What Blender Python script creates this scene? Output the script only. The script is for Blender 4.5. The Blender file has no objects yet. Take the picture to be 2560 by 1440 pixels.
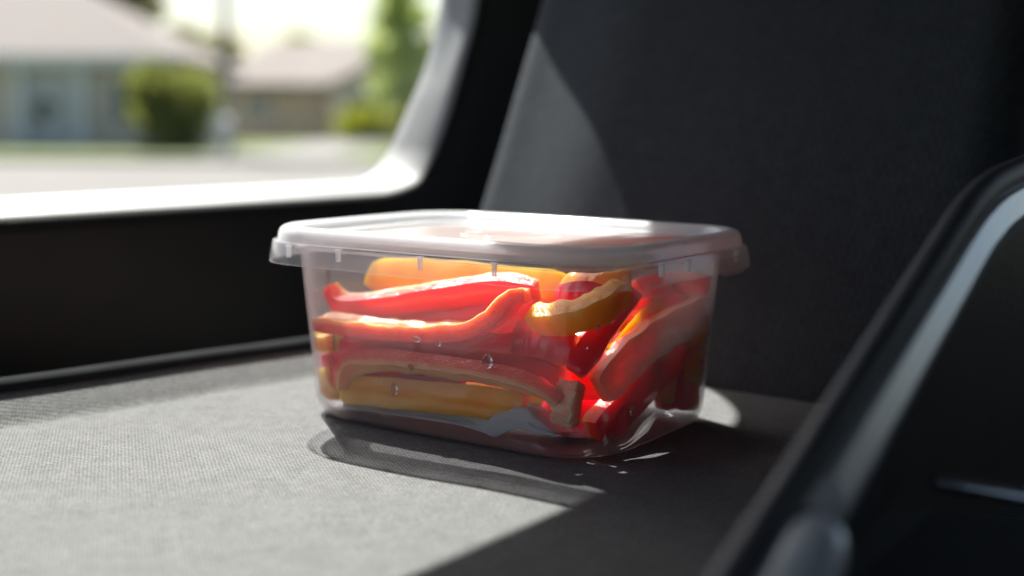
import bpy, bmesh, math, random
from mathutils import Vector, Matrix, noise
random.seed(7)
sc = bpy.context.scene
C = sc.collection
PI = math.pi

# ------------------------------------------------------------------ camera, sky, sun, exposure
YAW, PITCH, ROLL = .60793, .13042, .0067
CAM = Vector((.29697, -.42361, .12278))
fwd = Vector((-math.sin(YAW)*math.cos(PITCH), math.cos(YAW)*math.cos(PITCH), -math.sin(PITCH)))
rgt = Vector((math.cos(YAW), math.sin(YAW), 0)); upv = rgt.cross(fwd)
r2 = rgt*math.cos(ROLL) + upv*math.sin(ROLL); u2 = upv*math.cos(ROLL) - rgt*math.sin(ROLL)
cd = bpy.data.cameras.new('camera'); cam = bpy.data.objects.new('camera', cd); C.objects.link(cam)
M3 = Matrix((r2, u2, -fwd)).transposed()
cam.matrix_world = Matrix.Translation(CAM) @ M3.to_4x4()
cd.sensor_width = 36; cd.lens = 3075.57/2560*36
cd.clip_start = .01; cd.clip_end = 3000
cd.dof.use_dof = True; cd.dof.focus_distance = .462; cd.dof.aperture_fstop = 4.1; cd.dof.aperture_blades = 9
sc.camera = cam

SUN = Vector((-.53, .30, .79)).normalized()          # towards the sun: behind the door window
elev = math.asin(SUN.z)
world = bpy.data.worlds.new('World'); sc.world = world; world.use_nodes = True
wn = world.node_tree; wn.nodes.clear()
sky = wn.nodes.new('ShaderNodeTexSky'); sky.sky_type = 'NISHITA'; sky.sun_disc = False
sky.sun_elevation = elev; sky.sun_rotation = math.atan2(SUN.x, SUN.y)
sky.air_density = 1.0; sky.dust_density = 3.0; sky.ozone_density = .9
bg = wn.nodes.new('ShaderNodeBackground'); bg.inputs['Strength'].default_value = .065
wo = wn.nodes.new('ShaderNodeOutputWorld')
wn.links.new(sky.outputs[0], bg.inputs['Color']); wn.links.new(bg.outputs[0], wo.inputs['Surface'])
sl = bpy.data.lights.new('sun', 'SUN'); sl.energy = 5.0; sl.angle = math.radians(.5); sl.color = (1, .96, .91)
so = bpy.data.objects.new('sun', sl); C.objects.link(so); so.location = SUN*10
so.rotation_euler = SUN.to_track_quat('Z', 'Y').to_euler()
sc.view_settings.view_transform = 'Standard'; sc.view_settings.look = 'None'
sc.view_settings.exposure = 1.66; sc.view_settings.gamma = 1
sc.render.engine = 'CYCLES'
cy = sc.cycles
cy.use_denoising = True; cy.max_bounces = 14; cy.diffuse_bounces = 5; cy.glossy_bounces = 5
cy.transmission_bounces = 10; cy.transparent_max_bounces = 32
cy.caustics_refractive = False; cy.caustics_reflective = False; cy.sample_clamp_indirect = 6

# ------------------------------------------------------------------ materials
def nodes(name):
    m = bpy.data.materials.new(name); m.use_nodes = True
    nt = m.node_tree; nt.nodes.clear()
    out = nt.nodes.new('ShaderNodeOutputMaterial')
    return m, nt, out
def N(nt, t, **kw):
    n = nt.nodes.new(t)
    for k, v in kw.items():
        if k in n.inputs: n.inputs[k].default_value = v
        else: setattr(n, k, v)
    return n
def coords(nt, scale=(1, 1, 1), rot=(0, 0, 0)):
    tc = N(nt, 'ShaderNodeTexCoord'); mp = N(nt, 'ShaderNodeMapping')
    mp.inputs['Scale'].default_value = scale; mp.inputs['Rotation'].default_value = rot
    nt.links.new(tc.outputs['Object'], mp.inputs['Vector']); return mp.outputs[0]
def ramp(nt, fac, stops):
    r = N(nt, 'ShaderNodeValToRGB'); e = r.color_ramp.elements
    while len(e) < len(stops): e.new(.5)
    for el, (p, c) in zip(e, stops): el.position = p; el.color = (*c, 1)
    nt.links.new(fac, r.inputs[0]); return r.outputs[0]
def plain(name, col, rough=.6, nscale=40, var=.12, bump=0, bscale=None, metal=0, spec=.5, dist=.001):
    m, nt, out = nodes(name)
    p = N(nt, 'ShaderNodeBsdfPrincipled', Roughness=rough, Metallic=metal)
    p.inputs['Specular IOR Level'].default_value = spec
    v = coords(nt)
    n = N(nt, 'ShaderNodeTexNoise', Scale=nscale, Detail=5.0); nt.links.new(v, n.inputs['Vector'])
    c = ramp(nt, n.outputs['Fac'], [(.3, tuple(x*(1-var) for x in col)), (.7, tuple(min(1, x*(1+var)) for x in col))])
    nt.links.new(c, p.inputs['Base Color'])
    if bump:
        n2 = N(nt, 'ShaderNodeTexNoise', Scale=bscale or nscale*4, Detail=3.0); nt.links.new(v, n2.inputs['Vector'])
        b = N(nt, 'ShaderNodeBump', Strength=bump, Distance=dist); nt.links.new(n2.outputs['Fac'], b.inputs['Height'])
        nt.links.new(b.outputs[0], p.inputs['Normal'])
    nt.links.new(p.outputs[0], out.inputs[0]); return m

def fres(nt):
    # thin sheets: same reflectance whichever face the ray meets
    g = N(nt, 'ShaderNodeNewGeometry'); mr = N(nt, 'ShaderNodeMapRange'); nt.links.new(g.outputs['Backfacing'], mr.inputs[0])
    mr.inputs['To Min'].default_value = 1.36; mr.inputs['To Max'].default_value = 1/1.36
    f = N(nt, 'ShaderNodeFresnel'); nt.links.new(mr.outputs[0], f.inputs['IOR']); return f

def fabric(name, col, weave=1.0, strength=1.0):
    """grey twill: fine diagonal ribs broken up by fibre noise"""
    m, nt, out = nodes(name)
    p = N(nt, 'ShaderNodeBsdfPrincipled', Roughness=.85)
    p.inputs['Specular IOR Level'].default_value = .06
    v = coords(nt)
    w = N(nt, 'ShaderNodeTexWave', Scale=150.0*weave, Distortion=3.0, Detail=2.0); w.inputs['Detail Scale'].default_value = 3
    mp = coords(nt, rot=(0, 0, math.radians(28))); nt.links.new(mp, w.inputs['Vector'])
    w2 = N(nt, 'ShaderNodeTexWave', Scale=240.0*weave, Distortion=2.0, Detail=2.0)
    mp2 = coords(nt, rot=(.3, .2, math.radians(-52))); nt.links.new(mp2, w2.inputs['Vector'])
    n = N(nt, 'ShaderNodeTexNoise', Scale=750.0, Detail=4.0, Roughness=.65); nt.links.new(v, n.inputs['Vector'])
    nl = N(nt, 'ShaderNodeTexNoise', Scale=130.0, Detail=6.0); nt.links.new(v, nl.inputs['Vector'])
    a = N(nt, 'ShaderNodeMath', operation='MULTIPLY_ADD'); nt.links.new(w.outputs['Fac'], a.inputs[0]); a.inputs[1].default_value = .30*strength
    nt.links.new(n.outputs['Fac'], a.inputs[2])
    a2 = N(nt, 'ShaderNodeMath', operation='MULTIPLY_ADD'); nt.links.new(w2.outputs['Fac'], a2.inputs[0]); a2.inputs[1].default_value = .25*strength
    nt.links.new(a.outputs[0], a2.inputs[2])
    a3 = N(nt, 'ShaderNodeMath', operation='MULTIPLY_ADD'); nt.links.new(nl.outputs['Fac'], a3.inputs[0]); a3.inputs[1].default_value = .35
    nt.links.new(a2.outputs[0], a3.inputs[2])
    c = ramp(nt, a3.outputs[0], [(.55, tuple(x*.66 for x in col)), (.95, col), (1.0, tuple(x*1.5 for x in col))])
    mr = N(nt, 'ShaderNodeMapRange'); mr.inputs['From Min'].default_value = .3; mr.inputs['From Max'].default_value = 1.5
    nt.links.new(a3.outputs[0], mr.inputs[0])
    c = ramp(nt, mr.outputs[0], [(.18, tuple(x*.55 for x in col)), (.5, col), (.8, tuple(x*1.55 for x in col))])
    nt.links.new(c, p.inputs['Base Color'])
    b = N(nt, 'ShaderNodeBump', Strength=.55, Distance=.0006); nt.links.new(a2.outputs[0], b.inputs['Height'])
    nt.links.new(b.outputs[0], p.inputs['Normal'])
    nt.links.new(p.outputs[0], out.inputs[0]); return m

def frosted(name, clear, haze_tint, rough, hazemix=.5, edge=.35):
    """thin moulded polypropylene: mostly lets light straight through, the rest is scattered on or back"""
    m, nt, out = nodes(name)
    t = N(nt, 'ShaderNodeBsdfTransparent', Color=(.97, .97, .98, 1))
    d = N(nt, 'ShaderNodeBsdfDiffuse', Color=(*haze_tint, 1)); l = N(nt, 'ShaderNodeBsdfTranslucent', Color=(*haze_tint, 1))
    h = N(nt, 'ShaderNodeMixShader', Fac=hazemix); nt.links.new(d.outputs[0], h.inputs[1]); nt.links.new(l.outputs[0], h.inputs[2])
    v = coords(nt); n = N(nt, 'ShaderNodeTexNoise', Scale=55.0, Detail=5.0); nt.links.new(v, n.inputs['Vector'])
    mr = N(nt, 'ShaderNodeMapRange'); nt.links.new(n.outputs['Fac'], mr.inputs[0])
    mr.inputs['From Min'].default_value = .3; mr.inputs['From Max'].default_value = .7
    mr.inputs['To Min'].default_value = (1-clear)*.88; mr.inputs['To Max'].default_value = (1-clear)*1.12
    # a slanting ray crosses more plastic
    fr = N(nt, 'ShaderNodeLayerWeight', Blend=.25)
    ad = N(nt, 'ShaderNodeMath', operation='MULTIPLY_ADD', use_clamp=True); sq = N(nt, 'ShaderNodeMath', operation='POWER'); nt.links.new(fr.outputs['Facing'], sq.inputs[0]); sq.inputs[1].default_value = 1.7
    nt.links.new(sq.outputs[0], ad.inputs[0]); ad.inputs[1].default_value = edge
    nt.links.new(mr.outputs[0], ad.inputs[2])
    x = N(nt, 'ShaderNodeMixShader'); nt.links.new(ad.outputs[0], x.inputs[0])
    nt.links.new(t.outputs[0], x.inputs[1]); nt.links.new(h.outputs[0], x.inputs[2])
    g = N(nt, 'ShaderNodeBsdfGlossy', Roughness=rough)
    f = fres(nt)
    y = N(nt, 'ShaderNodeMixShader'); nt.links.new(f.outputs[0], y.inputs[0])
    nt.links.new(x.outputs[0], y.inputs[1]); nt.links.new(g.outputs[0], y.inputs[2])
    b = N(nt, 'ShaderNodeBump', Strength=.12, Distance=.0006)
    n2 = N(nt, 'ShaderNodeTexNoise', Scale=120.0, Detail=4.0); nt.links.new(v, n2.inputs['Vector']); nt.links.new(n2.outputs['Fac'], b.inputs['Height'])
    nt.links.new(b.outputs[0], g.inputs['Normal'])
    nt.links.new(y.outputs[0], out.inputs[0]); return m

def pepper_skin(name, col, sub, size=.0075):
    m, nt, out = nodes(name)
    p = N(nt, 'ShaderNodeBsdfPrincipled', Roughness=.16)
    p.inputs['Subsurface Weight'].default_value = 1.0
    p.inputs['Subsurface Radius'].default_value = sub; p.inputs['Subsurface Scale'].default_value = size
    v = coords(nt); n = N(nt, 'ShaderNodeTexNoise', Scale=45.0, Detail=4.0); nt.links.new(v, n.inputs['Vector'])
    c = ramp(nt, n.outputs['Fac'], [(.3, tuple(x*.82 for x in col)), (.7, tuple(min(1, x*1.15) for x in col))])
    nt.links.new(c, p.inputs['Base Color'])
    b = N(nt, 'ShaderNodeBump', Strength=.12, Distance=.001); nt.links.new(n.outputs['Fac'], b.inputs['Height']); nt.links.new(b.outputs[0], p.inputs['Normal'])
    nt.links.new(p.outputs[0], out.inputs[0]); return m
def pepper_flesh(name, near, mid, pale, sub, size=.0075):
    """wet cut flesh: deep colour under the skin, paler towards the hollow; the attribute 'inward' runs 0..1 across it"""
    m, nt, out = nodes(name)
    p = N(nt, 'ShaderNodeBsdfPrincipled', Roughness=.15)
    p.inputs['Subsurface Weight'].default_value = 1.0
    p.inputs['Subsurface Radius'].default_value = sub; p.inputs['Subsurface Scale'].default_value = size
    at = N(nt, 'ShaderNodeAttribute'); at.attribute_name = 'inward'
    v = coords(nt); n = N(nt, 'ShaderNodeTexNoise', Scale=260.0, Detail=5.0); nt.links.new(v, n.inputs['Vector'])
    s = N(nt, 'ShaderNodeMath', operation='MULTIPLY_ADD'); nt.links.new(n.outputs['Fac'], s.inputs[0]); s.inputs[1].default_value = .22
    nt.links.new(at.outputs['Fac'], s.inputs[2])
    c = ramp(nt, s.outputs[0], [(.28, near), (.7, mid), (1.2, pale)] if False else [(.20, near), (.72, mid), (.98, pale)])
    nt.links.new(c, p.inputs['Base Color'])
    vo = N(nt, 'ShaderNodeTexVoronoi', Scale=1300.0); nt.links.new(v, vo.inputs['Vector'])
    b = N(nt, 'ShaderNodeBump', Strength=.4, Distance=.0005); nt.links.new(vo.outputs['Distance'], b.inputs['Height'])
    b2 = N(nt, 'ShaderNodeBump', Strength=.5, Distance=.0012); nt.links.new(n.outputs['Fac'], b2.inputs['Height']); nt.links.new(b.outputs[0], b2.inputs['Normal'])
    nt.links.new(b2.outputs[0], p.inputs['Normal'])
    nt.links.new(p.outputs[0], out.inputs[0]); return m
RS = (1.0, .12, .12); YS = (1.0, .7, .08); OS = (1.0, .6, .06)
MAT = {
 'edge': plain('painted_shade', (.016, .017, .020), .95, 60, .2, spec=.1),  # near-black colour painted for the door sill's shade on the bolster
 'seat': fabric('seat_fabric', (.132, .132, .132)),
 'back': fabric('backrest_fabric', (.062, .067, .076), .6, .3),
 'door': plain('door_plastic', (.012, .012, .012), .55, 30, .2, .5, 700, spec=.4, dist=.0006),
 'trim': plain('window_trim_plastic', (.29, .29, .295), .5, 30, .1, .35, 600, spec=.5, dist=.0006),
 'liner': plain('headliner_cloth', (.08, .08, .08), .9, 60, .1),
 'dark': plain('dark_plastic', (.02, .021, .024), .5, 30, .2, .2, 400),
 'pad': plain('padded_vinyl', (.075, .075, .085), .5, 50, .15, .4, 500, dist=.0005),
 'chrome': plain('satin_metal', (.70, .74, .79), .25, 50, .05, metal=1),
 'silver': plain('silver_paint', (.84, .90, .96), .26, 50, .03, metal=.35),
 'tissue': None,
 'red': (pepper_skin('red_pepper_skin', (.98, .007, .042), RS), pepper_flesh('red_pepper_flesh', (.985, .024, .012), (.99, .095, .020), (.97, .40, .18), (1, .4, .2))),
 'yellow': (pepper_skin('yellow_pepper_skin', (.99, .37, .004), YS, .014), pepper_flesh('yellow_pepper_flesh', (.99, .39, .006), (.99, .45, .02), (.99, .60, .14), (1, .6, .15), .014)),
 'orange': (pepper_skin('orange_pepper_skin', (.99, .36, .003), OS, .014), pepper_flesh('orange_pepper_flesh', (.99, .37, .005), (.99, .44, .015), (.99, .55, .09), (1, .5, .1), .014)),
 'tub': frosted('tub_plastic', .984, (.90, .91, .94), .07, .5, .85),
 'lid': frosted('lid_rim_plastic', .45, (.94, .97, .99), .10, .4, .5),
 'panel': frosted('lid_panel_plastic', .90, (.97, .97, .98), .10, .5, 1.1),
 'skirt': frosted('lid_skirt_plastic', .94, (.94, .94, .95), .08, .4, .35),
}
m, nt, out = nodes('paper_tissue')
d = N(nt, 'ShaderNodeBsdfDiffuse', Color=(.90, .91, .93, 1)); l = N(nt, 'ShaderNodeBsdfTranslucent', Color=(.8, .81, .83, 1)); x = N(nt, 'ShaderNodeMixShader', Fac=.5)
nt.links.new(d.outputs[0], x.inputs[1]); nt.links.new(l.outputs[0], x.inputs[2]); nt.links.new(x.outputs[0], out.inputs[0])
v = coords(nt); n = N(nt, 'ShaderNodeTexNoise', Scale=700.0, Detail=4.0); nt.links.new(v, n.inputs['Vector'])
b = N(nt, 'ShaderNodeBump', Strength=.4, Distance=.0006); nt.links.new(n.outputs['Fac'], b.inputs['Height']); nt.links.new(b.outputs[0], d.inputs['Normal'])
MAT['tissue'] = m
MAT['pale'] = (MAT['red'][0], pepper_flesh('pale_red_pepper_flesh', (.97, .14, .05), (.96, .38, .20), (.95, .52, .36), (1, .5, .35)))
m, nt, out = nodes('window_glass_tint')
t = N(nt, 'ShaderNodeBsdfTransparent', Color=(.95, .97, .96, 1)); g = N(nt, 'ShaderNodeBsdfGlossy', Roughness=.02); f = fres(nt)
x = N(nt, 'ShaderNodeMixShader'); nt.links.new(f.outputs[0], x.inputs[0]); nt.links.new(t.outputs[0], x.inputs[1]); nt.links.new(g.outputs[0], x.inputs[2]); nt.links.new(x.outputs[0], out.inputs[0])
MAT['glass'] = m
m, nt, out = nodes('clear_water')
p = N(nt, 'ShaderNodeBsdfPrincipled', Roughness=.0, IOR=1.33); p.inputs['Transmission Weight'].default_value = 1; nt.links.new(p.outputs[0], out.inputs[0])
MAT['water'] = m

# ------------------------------------------------------------------ builders
def link(name, me, mat=None, parent=None):
    o = bpy.data.objects.new(name, me); C.objects.link(o)
    if mat:
        for mm in (mat if isinstance(mat, (tuple, list)) else [mat]): me.materials.append(mm)
    if parent: o.parent = parent; o.matrix_parent_inverse = Matrix.Identity(4)
    return o
def tag(o, label=None, cat=None, group=None, kind=None):
    for k, v in (('label', label), ('category', cat), ('group', group), ('kind', kind)):
        if v: o[k] = v
    return o
def empty(name, loc, rz=0):
    o = bpy.data.objects.new(name, None); C.objects.link(o); o.location = loc; o.rotation_euler.z = rz
    o.empty_display_size = .02; return o
def mesh(name, vs, fs, smooth=True):
    me = bpy.data.meshes.new(name); me.from_pydata([tuple(v) for v in vs], [], fs); me.update()
    bm = bmesh.new(); bm.from_mesh(me); bmesh.ops.recalc_face_normals(bm, faces=bm.faces); bm.to_mesh(me); bm.free()
    if smooth:
        for p in me.polygons: p.use_smooth = True
    return me
def off(vs, o):                     # world points to the frame of a thing at o
    return [Vector(v) - Vector(o) for v in vs]
def box(x0, y0, z0, x1, y1, z1, bev=0):
    bm = bmesh.new(); bmesh.ops.create_cube(bm, size=1)
    for v in bm.verts: v.co = Vector(((x0+x1)/2 + v.co.x*(x1-x0), (y0+y1)/2 + v.co.y*(y1-y0), (z0+z1)/2 + v.co.z*(z1-z0)))
    if bev: bmesh.ops.bevel(bm, geom=bm.edges[:], offset=bev, segments=3, affect='EDGES', profile=.5)
    me = bpy.data.meshes.new('box'); bm.to_mesh(me); bm.free(); return me
def join(*mes):
    bm = bmesh.new()
    for m_ in mes: bm.from_mesh(m_)
    me = bpy.data.meshes.new('joined'); bm.to_mesh(me); bm.free(); return me
def spline(pts, n):
    P = [Vector(p) for p in pts]; P = [P[0]*2-P[1]] + P + [P[-1]*2-P[-2]]; res = []
    m_ = len(P) - 3
    for k in range(n):
        s = k/(n-1)*m_; i = min(int(s), m_-1); t = s-i
        a, b_, c, d_ = P[i:i+4]
        res.append(.5*((2*b_) + (c-a)*t + (2*a-5*b_+4*c-d_)*t*t + (3*b_-a-3*c+d_)*t**3))
    return res
def sweep(path, prof, up, closed_ends=True, scale=None):
    """prof: list of (a, b) in the frame (side, normal) carried along the path"""
    vs, fs, K = [], [], len(prof); nrm = Vector(up)
    for i, p in enumerate(path):
        t = (path[min(i+1, len(path)-1)] - path[max(i-1, 0)]).normalized()
        nrm = (nrm - t*nrm.dot(t)).normalized(); side = t.cross(nrm)
        s = scale(i/(len(path)-1)) if scale else 1
        for a, b_ in prof: vs.append(p + side*a*s + nrm*b_*s)
    for i in range(len(path)-1):
        for k in range(K): fs.append((i*K+k, i*K+(k+1) % K, (i+1)*K+(k+1) % K, (i+1)*K+k))
    if closed_ends: fs.append(tuple(range(K))); fs.append(tuple(range((len(path)-1)*K, len(path)*K)))
    return vs, fs
def rring(hl, hw, r, z, bul=0, n=10, m_=14):
    """rounded rectangle with slightly bowed sides, anticlockwise"""
    pts = []
    for cx, cy_, a0, ex, ey in ((hl-r, hw-r, 0, 0, 1), (-hl+r, hw-r, 90, -1, 0), (-hl+r, -hw+r, 180, 0, -1), (hl-r, -hw+r, 270, 1, 0)):
        for i in range(n+1):
            a = math.radians(a0+90*i/n); pts.append((cx+r*math.cos(a), cy_+r*math.sin(a)))
        q = pts[-1]
        nx = {0: (-hl+r, hw), 90: (-hl, -hw+r), 180: (hl-r, -hw), 270: (hl, hw-r)}[a0]
        for i in range(1, m_): pts.append((q[0]+(nx[0]-q[0])*i/m_, q[1]+(nx[1]-q[1])*i/m_))
    out_ = []
    for x_, y_ in pts:
        by = bul*max(0, 1-(x_/hl)**2)*(y_/hw); bx = .6*bul*max(0, 1-(y_/hw)**2)*(x_/hl)
        out_.append(Vector((x_+bx, y_+by, z)))
    return out_
def loft(rings, cap0=True, cap1=True):
    vs, fs = [], []; K = len(rings[0])
    for r_ in rings: vs += r_
    for i in range(len(rings)-1):
        for k in range(K): fs.append((i*K+k, i*K+(k+1) % K, (i+1)*K+(k+1) % K, (i+1)*K+k))
    for flag, base in ((cap0, 0), (cap1, (len(rings)-1)*K)):
        if flag:
            c = sum(vs[base:base+K], Vector())/K; vs.append(c)
            for k in range(K): fs.append((base+k, base+(k+1) % K, len(vs)-1))
    return vs, fs
# ------------------------------------------------------------------ ground, houses and trees beyond the window
GZ = CAM.z - 1.0                     # the street
F2 = Vector((-math.sin(YAW), math.cos(YAW), 0)); R2 = Vector((math.cos(YAW), math.sin(YAW), 0))
def P(lat, dist, h=0): return Vector((CAM.x, CAM.y, GZ+h)) + R2*lat + F2*dist
OUT = {
 'street': plain('pale_concrete_street', (.112, .100, .094), .9, .6, .1, .2, 30, dist=.01),
 'walk': plain('concrete', (.16, .15, .14), .9, 2, .08),
 'lawn': plain('lawn_green', (.10, .125, .03), .95, 1.5, .35, .6, 30, dist=.03),
 'wall': plain('beige_render', (.68, .59, .51), .9, 1.5, .07),
 'wall2': plain('tan_render', (.58, .47, .39), .9, 1.5, .07),
 'roof': plain('brown_shingle', (.17, .14, .13), .9, 5, .2),
 'roof2': plain('faded_shingle', (.20, .165, .15), .9, 5, .2),
 'white': plain('white_paint', (.72, .72, .72), .6, 2, .05),
 'pane': plain('dark_window_pane', (.10, .14, .16), .08, 2, .1),
 'door': plain('pale_blue_door', (.52, .52, .52), .5, 2, .05),
 'wood': plain('grey_wood_pole', (.16, .155, .17), .9, 4, .2),
 'bark': plain('bark', (.09, .065, .045), .9, 8, .3),
 'leafd': plain('dark_leaf', (.045, .075, .012), .6, 3, .5),
 'leafy': plain('yellow_green_leaf', (.13, .17, .015), .6, 3, .4),
 'leafl': plain('bright_leaf', (.13, .19, .025), .6, 3, .4),
 'leafo': plain('olive_leaf', (.10, .10, .035), .6, 3, .4),
 'wreath': plain('wreath_green', (.02, .03, .02), .8, 9, .4),
}
def leaf(name, col, thru):
    m, nt, out = nodes(name)
    d = N(nt, 'ShaderNodeBsdfDiffuse'); l = N(nt, 'ShaderNodeBsdfTranslucent', Color=(*thru, 1)); x = N(nt, 'ShaderNodeMixShader', Fac=.5)
    n = N(nt, 'ShaderNodeTexNoise', Scale=3.0, Detail=4.0); nt.links.new(coords(nt), n.inputs['Vector'])
    c = ramp(nt, n.outputs['Fac'], [(.3, tuple(q*.6 for q in col)), (.7, tuple(q*1.3 for q in col))]); nt.links.new(c, d.inputs['Color'])
    nt.links.new(d.outputs[0], x.inputs[1]); nt.links.new(l.outputs[0], x.inputs[2]); nt.links.new(x.outputs[0], out.inputs[0]); return m
OUT['leafd'] = leaf('dark_leaf_blade', (.15, .17, .06), (.28, .30, .07)); OUT['leafy'] = leaf('yellow_green_leaf_blade', (.17, .19, .02), (.36, .38, .03))
OUT['leafl'] = leaf('bright_leaf_blade', (.34, .40, .15), (.66, .74, .28)); OUT['leafo'] = leaf('olive_leaf_blade', (.15, .15, .06), (.24, .23, .09))
def ground_strip(name, d0, d1, h0, h1, mat, lat0=-90, lat1=90, label=None):
    vs = [P(lat0, d0, h0), P(lat1, d0, h0), P(lat1, d1, h1), P(lat0, d1, h1)]
    o = link(name, mesh(name, vs, [(0, 1, 2, 3)], False), mat); tag(o, kind='structure'); return o
g = bpy.data.meshes.new('ground')
big = [P(-900, -900, -.012), P(900, -900, -.012), P(900, 33, -.012), P(-900, 33, -.012), P(900, 1500, -.012), P(-900, 1500, -.012)]
tag(link('ground', mesh('ground', big, [(0, 1, 2, 3), (3, 2, 4, 5)], False), OUT['lawn']), kind='structure')
ground_strip('street', -12, 32.6, 0, 0, OUT['street'])
kerb = [P(-90, 32.6, 0), P(90, 32.6, 0), P(90, 32.6, .12), P(-90, 32.6, .12), P(90, 32.8, .12), P(-90, 32.8, .12)]
tag(link('kerb', mesh('kerb', kerb, [(0, 1, 2, 3), (3, 2, 4, 5)], False), OUT['walk']), kind='structure')
lawn = []
ground_strip('lawn', 32.8, 40, .12, .25, OUT['lawn']); ground_strip('back_lawn', 40, 90, .25, .40, OUT['lawn'])
tag(link('driveway', mesh('driveway', [P(-8.6, 32.81, .126), P(-4.9, 32.81, .126), P(-4.6, 40, .256), P(-7.6, 40, .256), P(-5.2, 59, .335), P(-8.8, 59, .335)], [(0, 1, 2, 3), (3, 2, 4, 5)], False), OUT['walk']), kind='structure')

def local_box(l0, d0, h0, l1, d1, h1, org, bev=0):
    """a box in the street's own frame (lateral, depth, height), relative to org"""
    me = box(l0, d0, h0, l1, d1, h1, bev); return me
def house(name, org, label, wall_mat, roof_mat, w0, w1, depth, eave, ridge, hip0, hip1, over=.5):
    root = empty(name, P(*org), YAW); tag(root, label, 'house', 'houses across the street')
    link('wall', box(w0, 0, 0, w1, depth, eave), wall_mat, root)
    a0, a1, b0, b1 = w0-over, w1+over, -over, depth+over; mid = depth/2
    th = .18
    vs = [(a0, b0, eave+.01), (a1, b0, eave+.01), (a1, b1, eave+.01), (a0, b1, eave+.01), (a0+hip0, mid, ridge), (a1-hip1, mid, ridge)]
    vs2 = [(x_, y_, z_+th) for x_, y_, z_ in vs]
    fs = [(0, 1, 2, 3)] + [tuple(6+i for i in f_) for f_ in ((0, 1, 5, 4), (1, 2, 5), (2, 3, 4, 5), (3, 0, 4))] + [(0, 1, 7, 6), (1, 2, 8, 7), (2, 3, 9, 8), (3, 0, 6, 9)]
    link('roof', mesh('roof', vs2 if False else vs+vs2, fs, False), roof_mat, root)
    link('fascia', box(a0, b0-.03, eave-.12, a1, b0-.005, eave+.2), OUT['white'] if wall_mat is OUT['wall'] else roof_mat, root)
    return root
def window(root, x0, z0, x1, z1, y=-.02):
    f_ = link('window', join(box(x0, y-.06, z0, x1, y, z0+.08), box(x0, y-.06, z1-.08, x1, y, z1), box(x0, y-.06, z0+.08, x0+.08, y, z1-.08), box(x1-.08, y-.06, z0+.08, x1, y, z1-.08), box((x0+x1)/2-.03, y-.05, z0+.08, (x0+x1)/2+.03, y-.002, z1-.08)), OUT['white'], root)
    link('pane', box(x0+.08, y-.025, z0+.08, x1-.08, y-.01, z1-.08), OUT['pane'], f_)
h1 = house('house', (0, 40, .25), 'beige house with brown hipped roof and pale entrance at the far left', OUT['wall'], OUT['roof'], -27, -11.2, 9, 2.72, 5.3, 4.6, 4.4)
# entrance surround, door and wreath
link('entrance_surround', join(box(-15.9, -.35, 0, -15.6, -.001, 2.5), box(-13.9, -.35, 0, -13.6, -.001, 2.5), box(-15.9, -.35, 2.5, -13.6, -.001, 2.7)), OUT['white'], h1)
dr = link('front_door', box(-15.55, -.10, 0, -13.95, -.004, 2.4, .01), OUT['door'], h1)
bm = bmesh.new()
for i in range(14):
    a = i/18*2*PI
    bmesh.ops.create_icosphere(bm, subdivisions=1, radius=.09, matrix=Matrix.Translation((-15.0+.22*math.cos(a), -.17, 1.15+.30*math.sin(a))))
me = bpy.data.meshes.new('wreath'); bm.to_mesh(me); bm.free(); link('wreath', me, OUT['wreath'], dr)
window(h1, -18.9, .8, -16.9, 2.2); window(h1, -22.5, .8, -20.5, 2.2); window(h1, -12.9, .8, -11.7, 2.2)
h2 = house('house', (0, 58, .36), 'lower tan house with faded roof and side gable behind the round bush', OUT['wall2'], OUT['roof2'], -14.2, -1.5, 9, 2.35, 4.6, 3.0, 3.0)
gb = []
vs = [(-8.2, -2.2, 0), (-2.2, -2.2, 0), (-2.2, -2.2, 2.3), (-5.2+1.6, -2.2, 4.3), (-8.2, -2.2, 2.3)]
vs2 = [(x_, -.002, z_) for x_, y_, z_ in vs]
link('gable_wing', mesh('gable', vs+vs2, [(0, 1, 2, 3, 4), (0, 4, 9, 5), (1, 6, 7, 2)], False), OUT['wall'], h2)
sl0 = [(-8.7, -2.5, 2.1), (-3.6, -2.5, 4.5), (-1.7, -2.5, 2.1)]
rv = [(x_, y_, z_+dz) for dz in (0, .2) for x_, y_, z_ in sl0+[(x_, 4.4, z_) for x_, y_, z_ in sl0]]
link('gable_roof', mesh('gr', rv, [(6, 7, 10, 9), (7, 8, 11, 10), (0, 1, 4, 3), (1, 2, 5, 4), (0, 1, 7, 6), (1, 2, 8, 7), (0, 3, 9, 6), (2, 5, 11, 8)], False), OUT['roof2'], h2)
window(h2, -7.6, .7, -5.9, 2.1, -2.22)
window(h2, -12.6, .9, -11.2, 2.0)

def leaf_mesh(blobs, count, size, seed):
    rnd = random.Random(seed); vs, fs = [], []
    tot = sum(b_[3]**2 for b_ in blobs)
    for (bx, by, bz, br, sz) in blobs:
        for k in range(int(count*br*br/tot)):
            d_ = Vector((rnd.gauss(0, 1), rnd.gauss(0, 1), rnd.gauss(0, 1))).normalized()*br*rnd.uniform(.55, 1.08)
            c = Vector((bx, by, bz)) + Vector((d_.x, d_.y, d_.z*sz))
            a = Vector((rnd.gauss(0, 1), rnd.gauss(0, 1), rnd.gauss(0, 1))).normalized(); b_ = a.orthogonal().normalized()
            s = size*rnd.uniform(.6, 1.4); i = len(vs)
            vs += [c-a*s, c+b_*s*.5, c+a*s, c-b_*s*.5]; fs.append((i, i+1, i+2, i+3))
    me = bpy.data.meshes.new('leaves'); me.from_pydata([tuple(v_) for v_ in vs], [], fs); me.update(); return me
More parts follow.
